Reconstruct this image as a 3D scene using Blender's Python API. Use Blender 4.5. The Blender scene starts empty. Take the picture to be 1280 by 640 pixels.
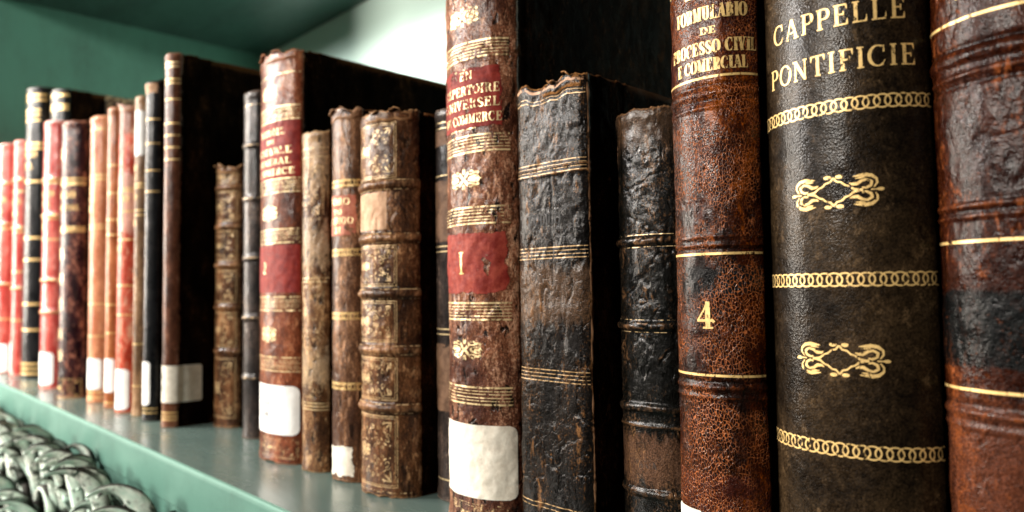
import bpy, math, random
import numpy as np

C = bpy.context.scene.collection
rad = math.radians

# ------------------------------------------------------------------ scene objects
def link(o, parent=None):
    C.objects.link(o)
    if parent is not None:
        o.parent = parent
    return o

def mesh_obj(name, verts, faces, mat, parent=None, smooth=True, uv=None):
    me = bpy.data.meshes.new(name)
    me.from_pydata([tuple(map(float, v)) for v in verts], [], [tuple(map(int, f)) for f in faces])
    if uv is not None:
        l = me.uv_layers.new(name='UVMap')
        idx = np.empty(len(me.loops), dtype=np.int32)
        me.loops.foreach_get('vertex_index', idx)
        l.data.foreach_set('uv', np.asarray(uv, dtype=np.float32)[idx].ravel())
    if smooth:
        me.polygons.foreach_set('use_smooth', [True] * len(me.polygons))
    me.materials.append(mat)
    me.update()
    return link(bpy.data.objects.new(name, me), parent)

def thing(name, label, cat, loc=(0, 0, 0), group=None):
    o = bpy.data.objects.new(name, None)
    o.empty_display_size = .02
    link(o)
    o.location = loc
    o['label'] = label
    o['category'] = cat
    if group:
        o['group'] = group
    return o

# ------------------------------------------------------------------ noise (numpy value noise)
def vnoise(x, y, seed):
    xi = np.floor(x).astype(np.int64); yi = np.floor(y).astype(np.int64)
    xf = x - xi; yf = y - yi
    def h(a, b):
        n = (a * 374761393 + b * 668265263 + seed * 1442695041) & 0xFFFFFFFF
        n = ((n ^ (n >> 13)) * 1274126177) & 0xFFFFFFFF
        return ((n ^ (n >> 16)) & 0xFFFF) / 65535.0
    sx = xf * xf * (3 - 2 * xf); sy = yf * yf * (3 - 2 * yf)
    return ((h(xi, yi) * (1 - sx) + h(xi + 1, yi) * sx) * (1 - sy) + (h(xi, yi + 1) * (1 - sx) + h(xi + 1, yi + 1) * sx) * sy) * 2 - 1

def fbm(x, y, seed, octv=4):
    r = 0; a = .5
    for k in range(octv):
        r = r + a * vnoise(x * 2 ** k, y * 2 ** k, seed + k * 17); a *= .55
    return r

# ------------------------------------------------------------------ material helpers
class G:
    def __init__(s, name):
        s.m = bpy.data.materials.new(name); s.m.use_nodes = True
        s.t = s.m.node_tree; s.t.nodes.clear()
        s.out = s.t.nodes.new('ShaderNodeOutputMaterial')
        s.tc = None
    def n(s, typ, ins=None, **kw):
        nd = s.t.nodes.new(typ)
        for k, v in kw.items():
            setattr(nd, k, v)
        for k, v in (ins or {}).items():
            s.set(nd.inputs[k], v)
        return nd
    def set(s, inp, v):
        if isinstance(v, bpy.types.NodeSocket):
            s.t.links.new(v, inp)
        elif isinstance(v, tuple) and len(v) == 3 and inp.type == 'RGBA':
            inp.default_value = (*v, 1)
        else:
            inp.default_value = v
    def obj(s):
        if s.tc is None:
            s.tc = s.n('ShaderNodeTexCoord')
            oi = s.n('ShaderNodeObjectInfo')
            s.rnd = oi.outputs['Random']
        return s.tc.outputs['Object']
    def uv(s):
        s.obj(); return s.tc.outputs['UV']
    def scale(s, v, sc):
        return s.n('ShaderNodeVectorMath', {0: v, 1: sc}, operation='MULTIPLY').outputs[0]
    def vadd(s, a, b):
        return s.n('ShaderNodeVectorMath', {0: a, 1: b}, operation='ADD').outputs[0]
    def noise(s, v, sc, detail=5, rough=.6, out='Fac'):
        return s.n('ShaderNodeTexNoise', {'Vector': v, 'Scale': sc, 'Detail': detail, 'Roughness': rough}).outputs[out]
    def vor(s, v, sc, feature='F1', out='Distance'):
        return s.n('ShaderNodeTexVoronoi', {'Vector': v, 'Scale': sc}, feature=feature).outputs[out]
    def ramp(s, v, a, b, lo=0., hi=1.):
        return s.n('ShaderNodeMapRange', {'Value': v, 'From Min': a, 'From Max': b, 'To Min': lo, 'To Max': hi}, interpolation_type='SMOOTHSTEP').outputs[0]
    def math(s, op, a, b=0., c=0., clamp=False):
        nd = s.n('ShaderNodeMath', operation=op, use_clamp=clamp)
        s.set(nd.inputs[0], a); s.set(nd.inputs[1], b); s.set(nd.inputs[2], c)
        return nd.outputs[0]
    def mix(s, f, a, b, blend='MIX'):
        nd = s.n('ShaderNodeMix', data_type='RGBA', blend_type=blend)
        s.set(nd.inputs[0], f); s.set(nd.inputs[6], a); s.set(nd.inputs[7], b)
        return nd.outputs[2]
    def bump(s, h, strength, dist, normal=None):
        ins = {'Height': h, 'Strength': strength, 'Distance': dist}
        if normal is not None:
            ins['Normal'] = normal
        return s.n('ShaderNodeBump', ins).outputs[0]
    def bsdf(s, **kw):
        nd = s.n('ShaderNodeBsdfPrincipled')
        for k, v in kw.items():
            s.set(nd.inputs[k.replace('_', ' ')], v)
        return nd.outputs[0]
    def done(s, sh):
        s.t.links.new(sh, s.out.inputs['Surface']); return s.m

def leather(name, dark, mid, light, wear=.5, crack=0., crack_col=None, crack_scale=420, pits=.3, rough=(.28, .6),
            zones=(), stretch=(1, 1, .45), bump=.6, edge=.6, mottle=60, spec=.34, coat=.30, top_wear=0.):
    """Old book leather: mottled base, rubbed lighter patches, craquelure, pits, grain bump, worn edges.
    zones: (z0, z1, colour, softness, amount) bands across the spine."""
    def sat(c, k, m):
        l_ = sum(c) / 3; return tuple(max(.0008, (l_ + (q - l_) * k) * m) for q in c)
    lum = sum(mid) / 3; deep = .62 if lum < .05 else .85
    dark = sat(dark, 1.2, .5 * deep / .7); mid = sat(mid, 1.25, deep); light = sat(light, 1.2, 1.)
    g = G(name); co = g.obj()
    off = g.n('ShaderNodeCombineXYZ', {0: g.math('MULTIPLY', g.rnd, 7.3), 1: g.math('MULTIPLY', g.rnd, 3.1), 2: g.rnd}).outputs[0]
    p = g.vadd(co, off)
    ps = g.scale(p, stretch)
    warp = g.noise(p, 55, 3, .6, 'Color')
    pw = g.vadd(ps, g.scale(warp, (.006, .006, .006)))
    n1 = g.noise(ps, mottle, 7, .68)
    n2 = g.noise(pw, mottle * 4.2, 8, .72)
    n3 = g.noise(p, 1400, 4, .7)
    n4 = g.noise(g.scale(pw, (1, 1, .8)), mottle * 14, 6, .75)
    col = g.mix(g.ramp(g.math('ADD', g.math('MULTIPLY', n1, .62), g.math('MULTIPLY', n4, .38)), .40, .60), dark, mid)
    wm = g.ramp(g.math('ADD', g.math('MULTIPLY', n2, .40), g.math('ADD', g.math('MULTIPLY', n1, .28), g.math('MULTIPLY', n4, .32))), .575 - .11 * wear, .615 - .07 * wear)
    wm = g.math('MULTIPLY', wm, min(1, .35 + wear))
    for (z0, z1, zc, soft, amt) in zones:
        z = g.n('ShaderNodeSeparateXYZ', {0: co}).outputs[2]
        zj = g.math('ADD', z, g.math('MULTIPLY', g.math('SUBTRACT', n2, .5), soft * 4))
        m = g.math('MULTIPLY', g.ramp(zj, z0 - soft * .3, z0 + soft * .3), g.ramp(zj, z1 + soft * .3, z1 - soft * .3))
        m = g.math('MULTIPLY', m, amt)
        col = g.mix(m, col, zc)
        if sum(zc) < .2:
            wm = g.math('MULTIPLY', wm, g.math('SUBTRACT', 1., g.math('MULTIPLY', m, .85)))
    col = g.mix(wm, col, light)
    hgt = g.math('ADD', g.math('MULTIPLY', n2, .35), g.math('MULTIPLY', n4, .30))
    if crack > 0:
        v1 = g.vor(g.vadd(g.scale(p, (1, 1, .62)), g.scale(warp, (.004, .004, .004))), crack_scale, 'DISTANCE_TO_EDGE')
        cm = g.ramp(v1, .11, .02)
        fade = g.ramp(g.noise(p, 70, 4, .6), .40, .60)
        cm = g.math('MULTIPLY', g.math('MULTIPLY', cm, fade), crack)
        col = g.mix(cm, col, crack_col or light)
        hgt = g.math('SUBTRACT', hgt, g.math('MULTIPLY', cm, .55))
    if pits > 0:
        pm = g.math('MULTIPLY', g.ramp(g.noise(pw, 210, 3, .5), .60, .66), pits)
        col = g.mix(pm, col, tuple(c * .12 for c in dark))
        hgt = g.math('SUBTRACT', hgt, g.math('MULTIPLY', pm, .9))
    # fine tone break-up, and rubbed convex edges
    col = g.mix(1., col, g.n('ShaderNodeCombineColor', {0: g.ramp(n3, .3, .7, .32, 1.6), 1: g.ramp(n3, .3, .7, .32, 1.6), 2: g.ramp(n3, .3, .7, .32, 1.6)}).outputs[0], 'MULTIPLY')
    fl = g.math('MULTIPLY', g.ramp(g.math('ADD', g.math('MULTIPLY', g.noise(p, 950, 5, .75), .62), g.math('MULTIPLY', n1, .38)), .555, .60), min(1, wear * 1.5) * .8)
    col = g.mix(fl, col, light)
    if edge > 0:
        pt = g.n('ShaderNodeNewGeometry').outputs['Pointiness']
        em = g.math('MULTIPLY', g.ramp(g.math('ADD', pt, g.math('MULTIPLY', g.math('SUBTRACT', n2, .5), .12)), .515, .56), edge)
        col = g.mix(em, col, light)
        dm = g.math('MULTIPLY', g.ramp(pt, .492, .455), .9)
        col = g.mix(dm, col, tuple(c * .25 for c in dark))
    grain = g.vor(p, 1500, 'F1')
    nb = g.bump(hgt, bump, .0012)
    nb = g.bump(g.math('ADD', grain, g.math('MULTIPLY', n3, .6)), .8 * min(1, bump + .2), .00024, nb)
    rg = g.ramp(g.math('ADD', g.math('MULTIPLY', g.noise(pw, 180, 5, .65), .5), g.math('MULTIPLY', n4, .5)), .40, .60, rough[0] * .85, rough[1] * .95)
    nc = g.bump(hgt, bump * .45, .0008)
    nc = g.bump(g.math('ADD', grain, g.math('MULTIPLY', n3, .5)), .30, .00022, nc)
    cr = g.ramp(n4, .42, .60, .05, .22)
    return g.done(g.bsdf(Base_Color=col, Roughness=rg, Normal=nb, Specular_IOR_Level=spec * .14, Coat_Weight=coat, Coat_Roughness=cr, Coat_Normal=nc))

def gilt(name, col=(.86, .62, .30), wear=.35, scale=420, metal=.45, rough=.38, blot=.3):
    g = G(name); co = g.obj()
    n = g.noise(g.scale(co, (1, 1, .6)), scale, 6, .7)
    n2 = g.noise(co, 60, 3, .5)
    m = g.ramp(g.math('ADD', g.math('MULTIPLY', n, 1 - blot), g.math('MULTIPLY', n2, blot)), .36 + .16 * wear, .40 + .20 * wear) if wear > 0 else 1.
    c = g.mix(g.noise(co, 700, 4, .6), tuple(x * .6 for x in col), tuple(min(1, x * 1.25) for x in col))
    nb = g.bump(g.noise(co, 1300, 3, .6), .4, .0002)
    sh = g.bsdf(Base_Color=c, Metallic=metal, Roughness=rough, Normal=nb)
    tr = g.n('ShaderNodeBsdfTransparent').outputs[0]
    mx = g.n('ShaderNodeMixShader', {0: m, 1: tr, 2: sh}).outputs[0]
    return g.done(mx)

def patch_mat(name, c1, c2, ragged=.25, holes=.0, rough=(.5, .7), scale=140, spec=.14, dirt=(.05, .03, .02), smudge=.3):
    """Leather or paper label glued on a spine; edges eaten away by noise (UV runs 0..1 over it)."""
    g = G(name); co = g.obj(); uv = g.uv()
    n = g.noise(co, scale, 6, .68)
    nf = g.noise(co, scale * 5, 5, .7)
    c = g.mix(g.ramp(n, .35, .65), c1, c2)
    c = g.mix(g.math('MULTIPLY', g.ramp(g.math('ADD', g.math('MULTIPLY', nf, .6), g.math('MULTIPLY', n, .4)), .56, .68), smudge), c, dirt)
    rg = g.ramp(nf, .35, .65, rough[0], rough[1])
    nb = g.bump(g.math('ADD', nf, n), .4, .0006)
    sh = g.bsdf(Base_Color=c, Roughness=rg, Normal=nb, Specular_IOR_Level=spec)
    if ragged <= 0:
        return g.done(sh)
    s = g.n('ShaderNodeSeparateXYZ', {0: uv})
    def edge(q):
        a = g.math('SUBTRACT', .5, g.math('ABSOLUTE', g.math('SUBTRACT', q, .5)))
        return a
    e = g.math('MINIMUM', edge(s.outputs[0]), edge(s.outputs[1]))
    k = g.math('ADD', e, g.math('MULTIPLY', g.math('SUBTRACT', g.noise(co, 120, 6, .65), .5), ragged * 1.6))
    m = g.ramp(k, ragged * .18, ragged * .18 + .015)
    if holes > 0:
        h = g.ramp(g.noise(co, 95, 5, .6), .64 - .1 * holes, .655 - .1 * holes)
        m = g.math('MULTIPLY', m, g.math('SUBTRACT', 1., h))
    tr = g.n('ShaderNodeBsdfTransparent').outputs[0]
    return g.done(g.n('ShaderNodeMixShader', {0: m, 1: tr, 2: sh}).outputs[0])

# ------------------------------------------------------------------ lettering: serif capitals as strokes
def arc(cx, cy, rx, ry, a0, a1, n=16):
    return [(cx + rx * math.cos(rad(a0 + (a1 - a0) * i / n)), cy + ry * math.sin(rad(a0 + (a1 - a0) * i / n))) for i in range(n + 1)]

def pen(pts, T, H=.07, p=1.4):
    out = []
    for i, (x, y) in enumerate(pts):
        a = pts[max(0, i - 1)]; b = pts[min(len(pts) - 1, i + 1)]
        dx, dy = b[0] - a[0], b[1] - a[1]; L = math.hypot(dx, dy) or 1
        out.append((x, y, H + (T - H) * abs(dy / L) ** p))
    return out

def ln(x0, y0, x1, y1, w):
    return [(x0, y0, w), (x1, y1, w)]

def sf(x, y, hw, H=.07):
    return ln(x - hw, y + (H / 2 if y < .5 else -H / 2), x + hw, y + (H / 2 if y < .5 else -H / 2), H)

def glyph(ch, T=.2, H=.07):
    st = []; h = H; q = T * .95
    stem = lambda x, a=0., b=1.: [ln(x, a, x, b, T), sf(x, a, q), sf(x, b, q)]
    if ch in 'IL1EFPRBDTNMHK' or ch == 'É':
        pass
    if ch == 'I': st = stem(.2); w = .4
    elif ch == '1': st = [ln(.25, 0, .25, 1, T), sf(.25, 0, .22), [(.05, .72, .03), (.25, .95, .12)]]; w = .5
    elif ch == 'L': st = stem(.2) + [ln(.2, h / 2, .68, h / 2, h), [(.68, 0, .06), (.68, .34, .02)], [(.62, .03, .1), (.69, .2, .03)]]; w = .74
    elif ch in 'EÉ':
        st = stem(.2) + [ln(.2, h / 2, .68, h / 2, h), [(.66, .02, .12), (.7, .3, .02)], ln(.2, .52, .52, .52, h), ln(.52, .38, .52, .66, .06), ln(.2, 1 - h / 2, .66, 1 - h / 2, h), [(.63, .98, .12), (.67, .72, .02)]]
        if ch == 'É': st.append([(.3, 1.1, .05), (.5, 1.3, .11)])
        w = .76
    elif ch == 'F':
        st = stem(.2) + [ln(.2, .5, .52, .5, h), ln(.52, .36, .52, .64, .06), ln(.2, 1 - h / 2, .66, 1 - h / 2, h), [(.63, .98, .12), (.67, .7, .02)]]; w = .7
    elif ch == 'T':
        st = [ln(.38, 0, .38, 1, T), sf(.38, 0, q), ln(.02, 1 - h / 2, .74, 1 - h / 2, h), [(.06, .98, .11), (.03, .7, .02)], [(.70, .98, .11), (.73, .7, .02)]]; w = .76
    elif ch == 'P':
        st = stem(.2) + [pen([(.2, 1 - h / 2)] + arc(.42, .73, .22, .235, 90, -90) + [(.2, .5)], T)]; w = .72
    elif ch == 'R':
        st = stem(.2) + [pen([(.2, 1 - h / 2)] + arc(.42, .75, .2, .215, 90, -90) + [(.2, .52)], T), [(.42, .52, .08), (.56, .42, T), (.62, .12, T), (.72, .03, .08), (.82, .08, .04)]]; w = .84
    elif ch == 'B':
        st = stem(.2) + [pen([(.2, 1 - h / 2)] + arc(.4, .76, .2, .205, 90, -90) + [(.2, .54)], T), pen([(.2, .54)] + arc(.44, .29, .22, .255, 90, -90) + [(.2, h / 2)], T)]; w = .78
    elif ch == 'D':
        st = stem(.2) + [pen([(.2, 1 - h / 2)] + arc(.38, .5, .36, .465, 90, -90, 24) + [(.2, h / 2)], T)]; w = .86
    elif ch in 'O0':
        r = .36 if ch == 'O' else .27
        st = [pen(arc(r + .08, .5, r, .47, 0, 360, 36), T)]; w = 2 * r + .16
    elif ch in 'CG':
        st = [pen(arc(.46, .5, .38, .47, 55, 305, 30), T, .06)]
        st.append([(.72, .98, .05), (.72, .66, .08)]); w = .84
        if ch == 'G':
            st += [ln(.7, .02, .7, .42, T * .9), sf(.7, .44, .16)]; w = .92
        else:
            st.append([(.66, .1, .05), (.78, .3, .03)])
    elif ch == 'S':
        pts = arc(.34, .74, .22, .22, 30, 200, 14) + [(.2, .6), (.34, .5), (.48, .41)] + arc(.34, .26, .24, .23, 20, -150, 14)
        st = [[(x, y, (.07 + (T - .05) * math.sin(math.pi * i / (len(pts) - 1)) ** 2)) for i, (x, y) in enumerate(pts)], [(.57, .98, .05), (.57, .68, .05)], [(.09, .02, .05), (.09, .33, .05)]]; w = .68
    elif ch == 'U':
        st = [ln(.2, .35, .2, 1, T), sf(.2, 1, q), pen([(.2, .4)] + arc(.45, .33, .25, .3, 180, 360) + [(.7, 1)], T * .75), sf(.7, 1, q * .8)]; w = .9
    elif ch == 'V':
        st = [ln(.14, 1, .42, 0, T), ln(.7, 1, .42, 0, .08), sf(.14, 1, q), sf(.7, 1, q * .7)]; w = .84
    elif ch == 'A':
        st = [ln(.12, 0, .42, 1, .08), ln(.44, 1, .74, 0, T), ln(.22, .32, .62, .32, h), sf(.12, 0, q * .75), sf(.74, 0, q)]; w = .9
    elif ch == 'N':
        st = [ln(.16, 0, .16, 1, .08), ln(.16, .97, .74, .03, T), ln(.74, 0, .74, 1, .08), sf(.16, 0, q * .75), sf(.12, 1, q * .75), sf(.74, 1, q * .75)]; w = .92
    elif ch == 'M':
        st = [ln(.14, 0, .14, 1, .08), ln(.16, .98, .48, .05, T), ln(.48, .05, .82, .98, .07), ln(.84, 0, .84, 1, T), sf(.14, 0, q * .7), sf(.84, 0, q), sf(.1, 1, q * .7), sf(.86, 1, q * .9)]; w = 1.08
    elif ch == '4':
        st = [[(.44, 1, .05), (.30, .66, .07), (.05, .30, .06)], ln(.03, .30, .68, .30, .09), [(.46, 1.0, .16), (.46, .3, .20), (.46, 0, .17)], sf(.46, 0, .2), [(.60, .38, .03), (.7, .24, .12)]]; w = .74
    elif ch == '2':
        st = [[(x, y, .07 + .1 * (i / 18)) for i, (x, y) in enumerate(arc(.3, .72, .22, .24, 170, -40, 14) + [(.3, .35), (.1, .1)])], ln(.08, .06, .58, .06, .12), [(.12, .74, .1), (.16, .66, .12)]]; w = .66
    elif ch == '6':
        st = [pen(arc(.32, .3, .24, .27, 0, 360, 24), .14), [(.08, .35, .14), (.16, .75, .13), (.44, .98, .05)]]; w = .66
    elif ch == '8':
        st = [pen(arc(.32, .74, .2, .22, 0, 360, 20), .12), pen(arc(.32, .27, .25, .25, 0, 360, 22), .14)]; w = .66
    elif ch == '.': st = [ln(.06, .07, .2, .07, .14)]; w = .28
    elif ch == "'": st = [[(.12, 1, .12), (.08, .74, .03)]]; w = .25
    else: st = []; w = .42
    return st, w

def text(s, cap, width=None, T=.2, gap=.12, H=.07):
    out = []; x = 0
    for ch in s:
        st, w = glyph(ch, T, H)
        out += [[(px + x, py, pw) for px, py, pw in k] for k in st]
        x += w + gap
    x -= gap
    sx = (width / (x * cap)) if width else 1.
    return [[((px - x / 2) * cap * sx, py * cap, pw * cap * (.5 + .5 * sx)) for px, py, pw in k] for k in out]

# ------------------------------------------------------------------ gold tooling as strokes (metres, centred on 0,0)
def place(st, cx, cz, sc=1., sz=None, rot=0.):
    sz = sc if sz is None else sz; c, s = math.cos(rot), math.sin(rot)
    return [[(cx + (x * c - y * s) * sc, cz + (x * s + y * c) * sz, w * (sc + sz) / 2) for x, y, w in k] for k in st]

def mirror(st, mx=True, my=True):
    out = list(st)
    if mx: out = out + [[(-x, y, w) for x, y, w in k] for k in out]
    if my: out = out + [[(x, -y, w) for x, y, w in k] for k in out]
    return out

def dot(x, y, r):
    return [(x - r * .95, y, r * .7), (x - r * .7, y, r * 1.42), (x - r * .35, y, r * 1.88), (x, y, r * 2), (x + r * .35, y, r * 1.88), (x + r * .7, y, r * 1.42), (x + r * .95, y, r * .7)]

def curl(x, y, r, a0, turns=1.1, w=.1, sgn=1, n=18):
    return [(x + r * (1 - .72 * i / n) * math.cos(rad(a0 + sgn * 360 * turns * i / n)), y + r * (1 - .72 * i / n) * math.sin(rad(a0 + sgn * 360 * turns * i / n)), w * (.5 + .5 * i / n)) for i in range(n + 1)]

def petal(x, y, L, a, w, bend=0.):
    out = []
    for i in range(9):
        t = i / 8; aa = rad(a + bend * t)
        out.append((x + L * t * math.cos(aa), y + L * t * math.sin(aa), w * math.sin(math.pi * min(1, .08 + t * .92)) ** .8 + w * .06))
    return out

def cartouche():
    q = [[(.0, .80, .09), (.07, .58, .08), (.17, .52, .07), (.25, .34, .08), (.33, .28, .07), (.43, .08, .10), (.55, .0, .12), (.62, .0, .12)],
         dot(.13, .84, .085),
         [(.34, .44, .03), (.40, .36, .11), (.50, .36, .15), (.60, .52, .12), (.70, .58, .10), (.80, .44, .12), (.78, .22, .12), (.68, .10, .10), (.60, .14, .06)],
         [(.42, .78, .02), (.52, .80, .10), (.66, .84, .16), (.80, .78, .15), (.90, .58, .10), (.91, .36, .08), (.84, .12, .05)],
         [(.46, .66, .02), (.56, .68, .08), (.66, .70, .05)]]
    return mirror(q) + [ln(.78, 0, .92, 0, .06), ln(-.92, 0, -.78, 0, .06), dot(.98, 0, .075), dot(-.98, 0, .075)]

def fleuron(seed=0):
    q = [petal(.04, .06, .55, 52, .17, 14), petal(.3, .05, .42, 8, .14, 25), curl(.42, .52, .2, 200, .9, .1), petal(.5, .35, .35, 55, .12, -30), dot(.78, .42, .07), petal(.02, .4, .42, 84, .1), curl(.75, .13, .13, 180, .8, .07, -1)]
    return mirror(q) + [dot(0, 0, .11), petal(.45, 0, .5, 0, .12), petal(-.45, 0, .5, 180, .12)]

def chain(width, h, n):
    out = []; step = width / n
    for i in range(n + 1):
        cx = -width / 2 + step * i
        out.append([(cx + step * .78 * math.cos(a), h / 2 * math.sin(a), .0005) for a in [2 * math.pi * k / 20 for k in range(21)]])
    return out

def tooling(w, h, seed, dens=1.):
    """A tooled compartment: double frame, mirrored scrolls, leaves and dots."""
    r = random.Random(seed); out = []
    for e, t in ((0, .00035), (.0012, .00022)):
        a, b = w / 2 - e, h / 2 - e
        out += [ln(-a, b, a, b, t), ln(-a, -b, a, -b, t), ln(-a, -b, -a, b, t), ln(a, -b, a, b, t)]
    q = []; a, b = w / 2 - .002, h / 2 - .002
    for k in range(int(16 * dens)):
        x, y = r.uniform(.06, .9) * a, r.uniform(.06, .9) * b; s = r.uniform(.0010, .0020)
        c = r.random()
        if c < .45: q.append(curl(x, y, s, r.uniform(0, 360), .9, .00034, r.choice((-1, 1)), 12))
        elif c < .8: q.append(petal(x, y, s * 1.4, r.uniform(0, 360), .00055, r.uniform(-40, 40)))
        else: q.append(dot(x, y, .00045))
    q += [petal(a * .93, b * .93, min(a, b) * .35, 225, .0007), petal(a * .93, b * .93, min(a, b) * .35, 262, .0005), petal(a * .93, b * .93, min(a, b) * .35, 188, .0005)]
    out += mirror(q)
    out += place(fleuron(), 0, 0, a * .30, b * .30)
    return out

def rules(w, gaps, t=.0003, thick=()):
    """Parallel gold rules at the heights in gaps."""
    return [ln(-w / 2, z, w / 2, z, t if i not in thick else t * 2.2) for i, z in enumerate(gaps)]

# ------------------------------------------------------------------ the book builder
T0 = rad(78)
class Book:
    def __init__(s, label, x, w, y, b, h, mat, depth=.17, board=None, bands=(), amp=.00025, chip=.0008, seed=1, res=.0011,
                 flat=0., grooves=(), torn=.0, pages=None, flank=.028, cap_mat=None, lean=0., hinge=.0012, fis=.0, group='old books standing in a row on the shelf'):
        s.w, s.b, s.h, s.mat = w, b, h, mat
        s.root = thing('book', label, 'book', (x + w / 2, y, 0), group)
        if lean: s.root.rotation_euler = (0, rad(lean), 0)
        board = board or mat
        # cross-section path
        arcn = 400; P = []
        for i in range(arcn + 1):
            t = -T0 + 2 * T0 * i / arcn
            px = w / 2 * math.sin(t) / math.sin(T0); py = b * (1 - math.cos(t)) / (1 - math.cos(T0))
            if flat > 0:      # flattened, square-shouldered spine
                u = abs(t) / T0
                py = b * (u ** (2 + 6 * flat))
                px = w / 2 * math.copysign(min(1, u * (1 + .04 * flat)), t)
            P.append((px, py))
        left = [(-w / 2 + d, b + q) for q, d in ((flank, 0), (.010, 0), (.0075, .0001), (.0055, .0007), (.0035, .001), (.0015, .0004))]
        right = [(-p[0], p[1]) for p in left[::-1]]
        P = np.array(left + P + right)
        seg = np.hypot(*(P[1:] - P[:-1]).T); S = np.concatenate([[0], np.cumsum(seg)])
        mid = S[-1] / 2; S -= mid
        s.half = s.arc_half = mid - (flank + .0004)
        s.total = mid; s.shift = .055 * w
        ns = max(24, int(2 * mid / res)); s.sg = np.linspace(-mid, mid, ns)
        s.nz = max(60, int(h / res)); s.zg = np.linspace(0, h, s.nz)
        X = np.interp(s.sg, S, P[:, 0]); Y = np.interp(s.sg, S, P[:, 1])
        dX = np.gradient(X, s.sg); dY = np.gradient(Y, s.sg); L = np.hypot(dX, dY)
        NX, NY = dY / L, -dX / L
        SS, ZZ = np.meshgrid(s.sg, s.zg, indexing='ij')
        face = np.clip((s.arc_half + .001 - np.abs(SS)) / .004, 0, 1)
        D = amp * fbm(SS * 160, ZZ * 120, seed, 4) + amp * 1.2 * fbm(SS * 35, ZZ * 22, seed + 5, 3)
        if fis > 0:       # dried fissures running down the spine, and shallow dents
            f1 = fbm(SS * 130, ZZ * 22, seed + 90, 3); f2 = fbm(SS * 60, ZZ * 70, seed + 95, 3)
            D = D - fis * np.exp(-(f1 / .035) ** 2) * np.clip(.5 + 2.2 * fbm(SS * 30, ZZ * 25, seed + 97, 2), 0, 1)
            D = D - fis * .9 * np.exp(-(f2 / .03) ** 2) * np.clip(3 * fbm(SS * 28, ZZ * 30, seed + 99, 2), 0, 1) + fis * .6 * fbm(SS * 260, ZZ * 200, seed + 93, 3)
        for (z0, hw, ht) in bands:
            e = np.clip(1 - np.abs(ZZ - z0 + .0006 * fbm(SS * 40, ZZ * 0 + z0 * 90, seed + 3, 2)) / hw, 0, 1)
            bump = ht * (1 - (1 - e) ** 2.2) * (.85 + .3 * fbm(SS * 90, ZZ * 60, seed + 9, 2))
            D = D + bump * np.clip((s.arc_half + .002 - np.abs(SS)) / .003, 0, 1)
        for (z0, hw, dp) in grooves:
            D = D - dp * np.exp(-((ZZ - z0) / hw) ** 2) * face
        chip = chip * 1.7; torn = torn * 1.4
        ch = chip * (1.2 * np.maximum(0, fbm(SS * 70, SS * 0 + 3.3, seed + 21, 3)) + .5 + .5 * fbm(SS * 300, SS * 0 + 1.1, seed + 22, 2)) + torn * np.maximum(0, fbm(SS * 55 + 7, SS * 0, seed + 31, 2)) * face
        k = np.clip((ZZ - (h - .022)) / .022, 0, 1)
        Zt = ZZ - ch * k
        kb = np.clip((.008 - ZZ) / .008, 0, 1)
        Zt = Zt + kb * chip * .6 * np.maximum(0, fbm(SS * 120, SS * 0 + 5.5, seed + 41, 3)) * face
        # head and tail: swell slightly, like caps
        D = D + .0006 * np.exp(-((ZZ - h + .003) / .003) ** 2) * face + .0005 * np.exp(-((ZZ - .002) / .003) ** 2) * face
        s.P = np.stack([X[:, None] + NX[:, None] * D, Y[:, None] + NY[:, None] * D, Zt], -1)
        s.N = np.stack([np.repeat(NX[:, None], s.nz, 1), np.repeat(NY[:, None], s.nz, 1), np.zeros_like(SS)], -1)
        gz = np.gradient(D, axis=1) / (h / (s.nz - 1)); s.N[..., 2] = -gz
        s.N /= np.linalg.norm(s.N, axis=-1, keepdims=True)
        # curled rows at the head and tail
        rows = [s.P[:, j] for j in range(s.nz)]
        rg = np.random.RandomState(seed)
        for (inn, dz) in ((.0007, .0006), (.0018, .0004), (.0024, -.0015), (.0026, -.006)):
            r = s.P[:, -1].copy(); r[:, 0] -= NX * inn; r[:, 1] -= NY * inn; r[:, 2] += dz + .0004 * rg.uniform(-1, 1, ns); rows.append(r)
        low = []
        for (inn, dz) in ((.0026, .006), (.0020, .0008), (.0008, .0001)):
            r = s.P[:, 0].copy(); r[:, 0] -= NX * inn; r[:, 1] -= NY * inn; r[:, 2] += dz; low.append(r)
        rows = low + rows
        V = np.stack(rows, 1); nr = V.shape[1]
        idx = np.arange(ns * nr).reshape(ns, nr)
        F = np.stack([idx[:-1, :-1], idx[1:, :-1], idx[1:, 1:], idx[:-1, 1:]], -1).reshape(-1, 4)
        s.spine = mesh_obj('spine', V.reshape(-1, 3), F, mat, s.root)
        if board is not mat:      # past the joint the darkened cover colour stands in for flank shade
            s.spine.data.materials.append(board)
            fm = np.zeros((ns - 1, nr - 1), dtype=np.int32)
            jit = (.0006 * fbm(np.arange(nr - 1) * .21, np.zeros(nr - 1), seed + 77, 3))[None, :]
            fm[np.abs((s.sg[:-1] + s.sg[1:]) / 2)[:, None] > s.arc_half + hinge + jit] = 1
            s.spine.data.polygons.foreach_set('material_index', fm.ravel())
        s.layer = 0
        # boards
        for sgn in (-1, 1):
            s.board(sgn, board, depth, seed)
        # page block
        pg = pages or M['pages']
        x0 = w / 2 - .0034; vs = []; n = 8
        ys = [b + .002, depth - .004]; zs = [.003, h - .0045]
        prof = [(-x0, ys[0]), (x0, ys[0])] + [(x0 * math.cos(math.pi * i / n), ys[1] - .004 * math.sin(math.pi * i / n)) for i in range(n + 1)]
        m = len(prof)
        vs = [(p[0], p[1], zs[0]) for p in prof] + [(p[0], p[1], zs[1]) for p in prof]
        fs = [tuple(range(m))[::-1], tuple(range(m, 2 * m))] + [(i, (i + 1) % m, m + (i + 1) % m, m + i) for i in range(m)]
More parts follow.
